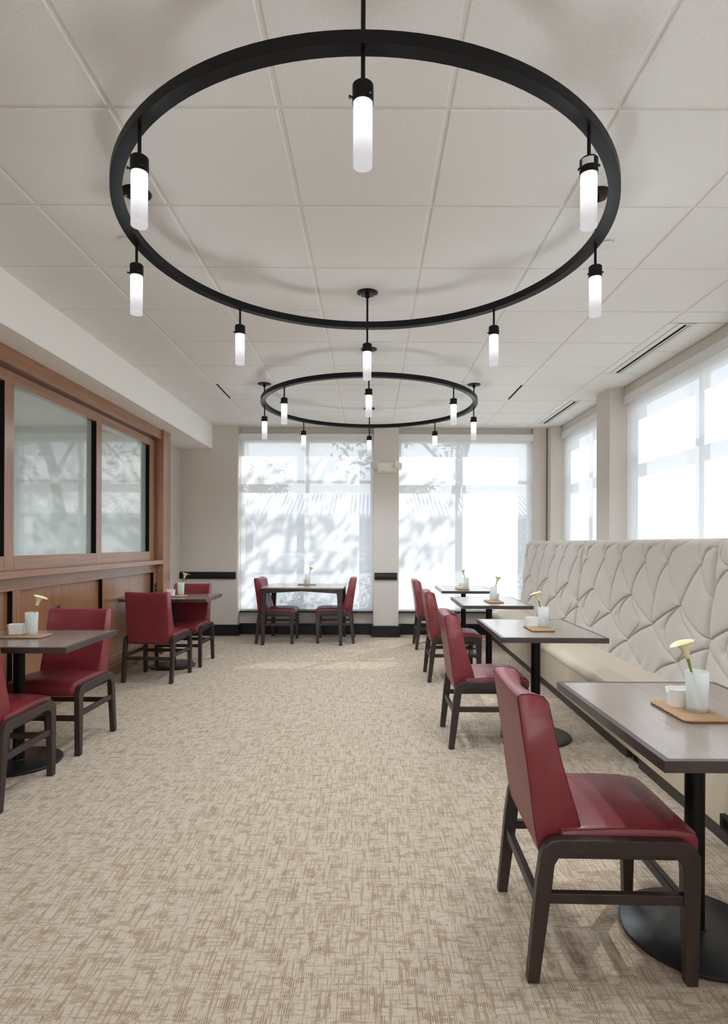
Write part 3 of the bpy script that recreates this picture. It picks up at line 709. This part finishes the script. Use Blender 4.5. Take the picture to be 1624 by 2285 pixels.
# seat cushion with waterfall front
prof = [(.0, .300), (-.004, .315), (.002, .335), (.018, .352), (.045, .364), (.09, .372), (.16, .378), (.25, .382), (.34, .383), (.40, .383), (.40, .30)]
bm = bmesh.new(); ys = [YB-(YB-YA)*i/60 for i in range(61)]
def sp(y): return [(x, y, z+.003*math.sin(y*2.6+x*7)*(1 if .02 < x < .39 and z > .34 else 0)) for x, z in prof]
loft(bm, [sp(y) for y in ys]); obj('seat_cushion', bm, M['seatvinyl'], bq, smooth=True, ang=50)
fs = [YB, 3.23, 2.14, 1.05, -.10, -1.2, -2.3, YA]
for b_, a_ in zip(fs, fs[1:]):
    bm = bmesh.new(); box(bm, .001, .03, a_+.0015, b_-.0015, .057, .302); obj('front_panel', bm, M['seatvinyl'], bq, bevel=.004)
for b_, a_ in ((YB, -.12), (-.28, YA)):
    bm = bmesh.new(); box(bm, .004, .03, a_, b_, 0, .056); obj('toe_kick', bm, M['toe'], bq, bevel=.002)
obj('levelling_foot', B((.03, .09, -.24, -.16, 0, .057)), M['blackmetal'], bq, bevel=.002)
obj('seat_base', B((.03, .42, YA, YB-.01, .02, .30)), M['toe'], bq)
# stitched lines of one back panel, read as picture points and carried onto the back plane
LN = [
 [(835,95),(825,130),(830,185)], [(905,82),(850,120),(830,185)], [(705,112),(700,150),(718,185)], [(775,83),(730,125),(718,185)],
 [(925,92),(922,140),(937,190)], [(1010,78),(955,125),(937,190)], [(1080,88),(1078,150),(1090,205)], [(1190,78),(1115,125),(1090,205)],
 [(1215,85),(1212,140),(1235,210)], [(1350,75),(1275,125),(1235,210)], [(1440,80),(1436,150),(1450,218)], [(1580,80),(1490,130),(1450,218)],
 [(718,185),(738,290),(757,380)], [(718,185),(690,240),(675,300)], [(830,185),(790,280),(757,380)], [(830,185),(852,290),(875,390)],
 [(937,190),(903,280),(875,390)], [(937,190),(957,300),(1000,420)], [(1090,205),(1030,310),(1000,420)], [(1090,205),(1112,320),(1147,445)],
 [(1235,210),(1180,310),(1147,445)], [(1235,210),(1262,350),(1312,490)], [(1450,218),(1375,345),(1312,490)], [(1450,218),(1468,350),(1510,480)],
 [(757,380),(700,425),(655,475)], [(757,380),(718,430),(700,495),(712,560),(740,632)], [(757,380),(772,450),(803,520),(765,590),(740,632)],
 [(757,380),(805,460),(867,535)], [(875,390),(866,460),(867,535)], [(1000,420),(930,460),(867,535)],
 [(1000,420),(948,480),(925,560),(942,640),(975,712)], [(1000,420),(1018,510),(1053,597),(1010,665),(975,712)], [(1000,420),(1055,510),(1133,612)],
 [(1147,445),(1134,530),(1133,612)], [(1312,490),(1215,545),(1133,612)], [(1312,490),(1240,575),(1215,660),(1240,765),(1290,855)],
 [(1312,490),(1338,605),(1393,710),(1335,795),(1290,855)], [(1312,490),(1390,620),(1505,735)],
 [(867,535),(800,578),(740,632)], [(867,535),(910,625),(975,712)], [(1133,612),(1045,655),(975,712)], [(1133,612),(1200,740),(1290,855)],
 [(975,712),(910,750),(865,795)], [(975,712),(1008,795),(1060,870)], [(1290,855),(1205,880),(1155,925)], [(1290,855),(1325,925),(1360,985)],
 [(1290,855),(1390,795),(1515,755)], [(740,632),(700,600),(660,500)]]
def uv(px, py):
    x, y = px/2.879+1060, py/2.879+1180; y -= (x-826.5)*.0037
    a_, b_ = (x-826.5)/1300, (1213-y)/1300
    z = 1.8794/(a_-.02-.0953*b_)
    return 5.46-z, CAMZ+b_*z
segs = []; nodes = []
def catm(p, n=6):
    q = [p[0]]+p+[p[-1]]; out = []
    for i in range(1, len(q)-2):
        for k in range(n):
            t_ = k/n; a, b, c, d = (np.array(v) for v in q[i-1:i+3])
            out.append(.5*((2*b)+(-a+c)*t_+(2*a-5*b+4*c-d)*t_**2+(-a+3*b-3*c+d)*t_**3))
    out.append(np.array(p[-1])); return out
top_lines = []
for l in LN:
    q = [uv(*p) for p in l]
    if l[0][1] < 115: q = [(q[0][0]-.02*(1 if True else 0), 1.36)] + [(q[0][0], max(q[0][1], 1.235))] + q[1:]
    s = catm(q); segs += list(zip(s, s[1:]))
for p in [(718,185),(830,185),(937,190),(1090,205),(1235,210),(1450,218),(757,380),(875,390),(1000,420),(1147,445),(1312,490),(867,535),(1133,612),(740,632),(975,712),(1290,855),(695,508),(912,552),(1208,640)]:
    nodes.append(uv(*p))
A_ = np.array([s[0] for s in segs]); B_ = np.array([s[1] for s in segs]); ND = np.array(nodes)
PW = 2.17
def quilt_panel(ylo, yhi):
    """back panel between local ylo..yhi (world-aligned y), u measured from yhi"""
    W = yhi-ylo; nu = int(W/.005); 
    zf = np.linspace(.365, 1.215, 172); Xf = .38+.0953*(zf-.36)
    path = [(x, z, -1, 0) for x, z in zip(Xf, zf)]
    r = .045; cx, cz = Xf[-1]+r, 1.215
    for k in range(1, 9):
        a = math.pi - (math.pi/2)*k/8; path.append((cx+r*math.cos(a), cz+r*math.sin(a), math.cos(a), math.sin(a)))
    for k in range(1, 6): path.append((cx+.012*k, 1.26, 0, 1))
    for k in range(1, 5):
        a = math.pi/2 - (math.pi/2)*k/4; path.append((cx+.06+.03*math.cos(a), 1.23+.03*math.sin(a), math.cos(a), math.sin(a)))
    path.append((cx+.09, .9, 1, 0))
    Pn = np.array(path); nv = len(Pn)
    d = np.concatenate([[0], np.cumsum(np.hypot(np.diff(Pn[:, 0]), np.diff(Pn[:, 1])))]); vv = .365+d
    U = np.linspace(0, W, nu+1)
    UU, VV = np.meshgrid(U*PW/W if False else U, vv, indexing='ij')
    pts = np.stack([UU.ravel(), VV.ravel()], 1); D = np.full(len(pts), 9.)
    for a, b in zip(A_, B_):
        ab = b-a; L2 = (ab**2).sum()+1e-12
        bb0 = np.minimum(a, b)-.12; bb1 = np.maximum(a, b)+.12
        m = ((pts > bb0) & (pts < bb1)).all(1)
        if not m.any(): continue
        ap = pts[m]-a; t_ = np.clip((ap@ab)/L2, 0, 1); dd = np.hypot(*(ap-t_[:, None]*ab).T); D[m] = np.minimum(D[m], dd)
    D = np.minimum(D, .12)
    H = .015*(1-np.exp(-D/.030)) - .013*np.exp(-(D/.005)**2)
    for nd in ND:
        dd = np.hypot(pts[:, 0]-nd[0], pts[:, 1]-nd[1]); H -= .009*np.exp(-(dd/.020)**2)
    H = H.reshape(UU.shape)
    E = np.minimum(UU, W-UU); H = H*np.clip(E/.03, 0, 1) - .050*np.exp(-E/.018) + .004*np.sin(UU*40+np.sin(VV*9)*3)*np.exp(-((VV-.42)/.10)**2)
    H *= np.where(vv > 1.36, .3, 1)[None, :]
    Xc = Pn[None, :, 0]+Pn[None, :, 2]*H; Zc = Pn[None, :, 1]+Pn[None, :, 3]*H; Yc = yhi-UU
    V = np.stack([Xc, Yc, Zc], -1).reshape(-1, 3)
    n0 = nu+1; idx = np.arange(n0*nv).reshape(n0, nv)
    F = np.stack([idx[:-1, :-1], idx[1:, :-1], idx[1:, 1:], idx[:-1, 1:]], -1).reshape(-1, 4)
    me = bpy.data.meshes.new('back_panel'); me.from_pydata(V.tolist(), [], F.tolist()); me.materials.append(M['fabric'])
    me.polygons.foreach_set('use_smooth', [True]*len(me.polygons)); me.update()
    o = bpy.data.objects.new('back_panel', me); C.objects.link(o); o.parent = bq
    return o
bp0 = quilt_panel(-PW/2, PW/2)
bnd = [4.13, 1.96, -.21, -2.38]
for k, b_ in enumerate(bnd[:3]):
    o = bp0 if k == 0 else bp0.copy()
    if k: C.objects.link(o)
    o.location = (0, b_-PW/2, 0)
obj('back_board', B((.50, .556, -3.1, YB-.012, 0, 1.225)), M['fabric'], bq, bevel=.01)
obj('end_cap', B((.47, .54, YB-.04, YB-.014, .06, 1.19)), M['fabric'], bq, bevel=.02)
t = thing('bench_outlet', 'black outlet box on the bench front at the right edge of the photo', 'outlet', (1.447, 2.33, .105))
obj('outlet_box', B((-.012, .012, -.06, .06, -.03, .03)), M['blackmetal'], t, bevel=.003)
for a, b in ((-.035, -.01), (.01, .035)): obj('socket', B((-.014, -.012, a, b, -.015, .015)), M['shadow'], t)

# ------------------------------------------------------------------ outdoors, seen faintly through the shades
struct(obj('ground', B((-60, 60, 8.2, 90, -.35, -.25), (2.9, 60, -30, 8.2, -.35, -.25)), M['asphalt']))
b = thing('low_building', 'low grey building with corrugated metal roof across the car park', 'building', (0, 36, -.25))
obj('wall', B((-26, 16, 0, 8, 0, 3.2)), M['stucco'], b)
bm = bmesh.new(); prism(bm, [(0, 0), (1, 0), (1, 1)], 0, 1); bm.free()
bm = bmesh.new(); n = 168
for k in range(n):
    x0 = -26.5+43*k/n; x1 = x0+43/n*.55
    loft(bm, [[(x0, -.9, 3.15), (x1, -.9, 3.15), (x1, -.9, 3.27), (x0, -.9, 3.27)], [(x0, 3.2, 4.75), (x1, 3.2, 4.75), (x1, 3.2, 4.87), (x0, 3.2, 4.87)]])
o = obj('roof_rib', bm, M['pipe'], b); o['kind'] = 'stuff'
bm = bmesh.new(); loft(bm, [[(-26.5, -.9, 3.0), (16.5, -.9, 3.0), (16.5, -.9, 3.16), (-26.5, -.9, 3.16)], [(-26.5, 3.2, 4.6), (16.5, 3.2, 4.6), (16.5, 3.2, 4.76), (-26.5, 3.2, 4.76)]]); obj('roof', bm, M['roof'], b)
for x in (-9, -4.6, -.4, 4.2):
    obj('window', B((x, x+1.6, -.04, .02, 1.0, 2.2)), M['carglass'], b)
def car(x, y, s, m, label, suv=False, rz=0):
    t = thing('parked_car', label, 'car', (x, y, -.25), rz, 'cars parked outside the far windows')
    h = 1.75 if suv else 1.42
    prof = [(-2.2, .35), (-2.2, .80), (-2.05, .92), (-1.15, 1.0), (1.7, 1.0), (2.15, .92), (2.2, .35)]
    bm = bmesh.new(); loft(bm, [[(v, u, z) for u, z in prof] for v in (-.88, .88)]); obj('body', bm, m, t, bevel=.09, seg=4)
    bm = bmesh.new()
    bot = [(-.80, -1.15, .98), (.80, -1.15, .98), (.80, 1.9 if suv else 1.5, .98), (-.80, 1.9 if suv else 1.5, .98)]
    top = [(-.66, -.45, h-.05), (.66, -.45, h-.05), (.66, 1.6 if suv else .8, h-.05), (-.66, 1.6 if suv else .8, h-.05)]
    loft(bm, [bot, top]); obj('windscreen', bm, M['carglass'], t, bevel=.03)
    obj('roof_panel', B((-.66, .66, -.42, 1.55 if suv else .75, h-.06, h)), m, t, bevel=.03)
    for sx in (-1, 1):
        for yy in (-1.4, 1.35):
            bm = bmesh.new(); cyl(bm, (0, 0), .33, .33, -.11, .11, 20)
            wv = obj('wheel', bm, M['tyre'], t, smooth=True); wv.rotation_euler = (0, R(90), 0); wv.location = (sx*.80, yy, .33)
        bm = B((sx*.62-.16, sx*.62+.16, -2.23, -2.15, .62, .76)); obj('headlight', bm, M['lens'], t, bevel=.02)
car(-4.15, 30.5, 1, M['car1'], 'silver saloon car parked outside behind the left pane')
car(-2.15, 30.0, 1, M['car2'], 'dark tall car parked outside behind the middle of the left window', True)
car(.15, 32.0, 1, M['car2'], 'dark saloon parked outside near the pilaster', False)
def leaves(n, blobs, size, seed):
    r = random.Random(seed); V = []; F = []
    for i in range(n):
        c, rad, wt = blobs[r.choices(range(len(blobs)), [q[2] for q in blobs])[0]]
        while True:
            p = Vector((r.uniform(-1, 1), r.uniform(-1, 1), r.uniform(-1, 1)))
            if p.length < 1: break
        p = Vector(c)+Vector((p.x*rad[0], p.y*rad[1], p.z*rad[2]))
        d = Vector((r.gauss(0, 1), r.gauss(0, 1), r.gauss(-.3, .8))).normalized(); s = d.cross(Vector((r.gauss(0, 1), r.gauss(0, 1), r.gauss(0, 1)))).normalized()
        L = size*r.uniform(.7, 1.2); W = L*.36; k = len(V)
        V += [p, p+d*L*.35+s*W*.5, p+d*L*.7+s*W*.45, p+d*L, p+d*L*.7-s*W*.45, p+d*L*.35-s*W*.5]; F.append(tuple(range(k, k+6)))
    me = bpy.data.meshes.new('foliage'); me.from_pydata([tuple(v) for v in V], [], F); me.materials.append(M['leaf'])
    o = bpy.data.objects.new('foliage', me); C.objects.link(o); o['kind'] = 'stuff'; return o
def trunk(t, pts, rad, name='trunk'):
    bm = bmesh.new(); tube(bm, pts, rad, 10); return obj(name, bm, M['bark'], t, smooth=True)
t = thing('magnolia_tree', 'broad-leaved tree just outside the far windows shading the left one', 'tree', (1.6, 12.4, -.25))
BL = [((2.5, 12.0, 5.9), (1.15, 1.0, 1.25), 9), ((1.9, 12.2, 4.9), (.8, .8, .6), 2.5), ((-.35, 10.6, 2.75), (.42, .5, .45), .9), ((1.45, 10.5, 2.9), (.35, .4, .45), .55),
      ((.7, 10.8, 3.3), (1.3, .4, .25), .9), ((3.1, 12.2, 4.9), (.6, .7, .7), 2)]
BL.append(((4.25, 12.0, 6.0), (.38, .5, .6), 1.6))
BL = [((c[0]-1.6, c[1]-12.4, c[2]+.25), r_, w_) for c, r_, w_ in BL]
f = leaves(1500, BL, .17, 3); f.parent = t
trunk(t, [(0, 0, 0), (.05, 0, 1.6), (.3, -.1, 3.2), (.8, -.3, 5.0), (.9, -.4, 6.6)], [.13, .11, .09, .06, .03])
trunk(t, [(.2, -.1, 2.9), (-.6, -.9, 3.5), (-1.5, -1.6, 3.35), (-2.0, -1.8, 2.9)], [.05, .035, .02, .01], 'branch')
trunk(t, [(.2, -.1, 2.9), (.1, -1.0, 3.5), (-.1, -1.8, 3.3), (-.2, -1.9, 2.8)], [.05, .03, .02, .01], 'branch')
for (x, y, h, r_, s, lab) in ((-9.5, 52, 6.9, 2.2, 8, 'round tree beyond the low building on the left'), (3.5, 53, 7.2, 2.6, 9, 'round tree beyond the low building on the right')):
    t = thing('far_tree', lab, 'tree', (x, y, -.25)); f = leaves(900, [((0, 0, h), (r_, r_, 1.8), 1)], .6, s); f.parent = t; trunk(t, [(0, 0, 0), (0, 0, h-.5)], [.25, .15])
for (x, y, h, r_, s, lab) in ((-.15, 9.2, .62, .42, 5, 'low shrub outside the left far window by the pilaster'), (2.15, 8.75, 1.05, .26, 6, 'upright shrub outside the right far window by the corner'), (-1.15, 9.3, .45, .33, 7, 'small shrub outside under the left far window')):
    t = thing('shrub', lab, 'shrub', (x, y, -.25)); f = leaves(420, [((0, 0, h), (r_, r_, h*.62), 1)], .085, s); f.parent = t; trunk(t, [(0, 0, 0), (.02, 0, h)], [.02, .01])
t = thing('drainpipe', 'white downpipe with an offset bend outside the left far window', 'pipe', (-1.84, 8.55, -.25))
bm = bmesh.new(); tube(bm, [(.03, 0, 3.6), (.03, 0, 1.92), (.05, 0, 1.86), (.12, 0, 1.77), (.14, 0, 1.70), (.14, 0, 0)], .017, 10); obj('pipe_run', bm, M['pipe'], t, smooth=True)
obj('pipe_bracket', B((.01, .05, -.02, .04, 2.5, 2.53)), M['pipe'], t)
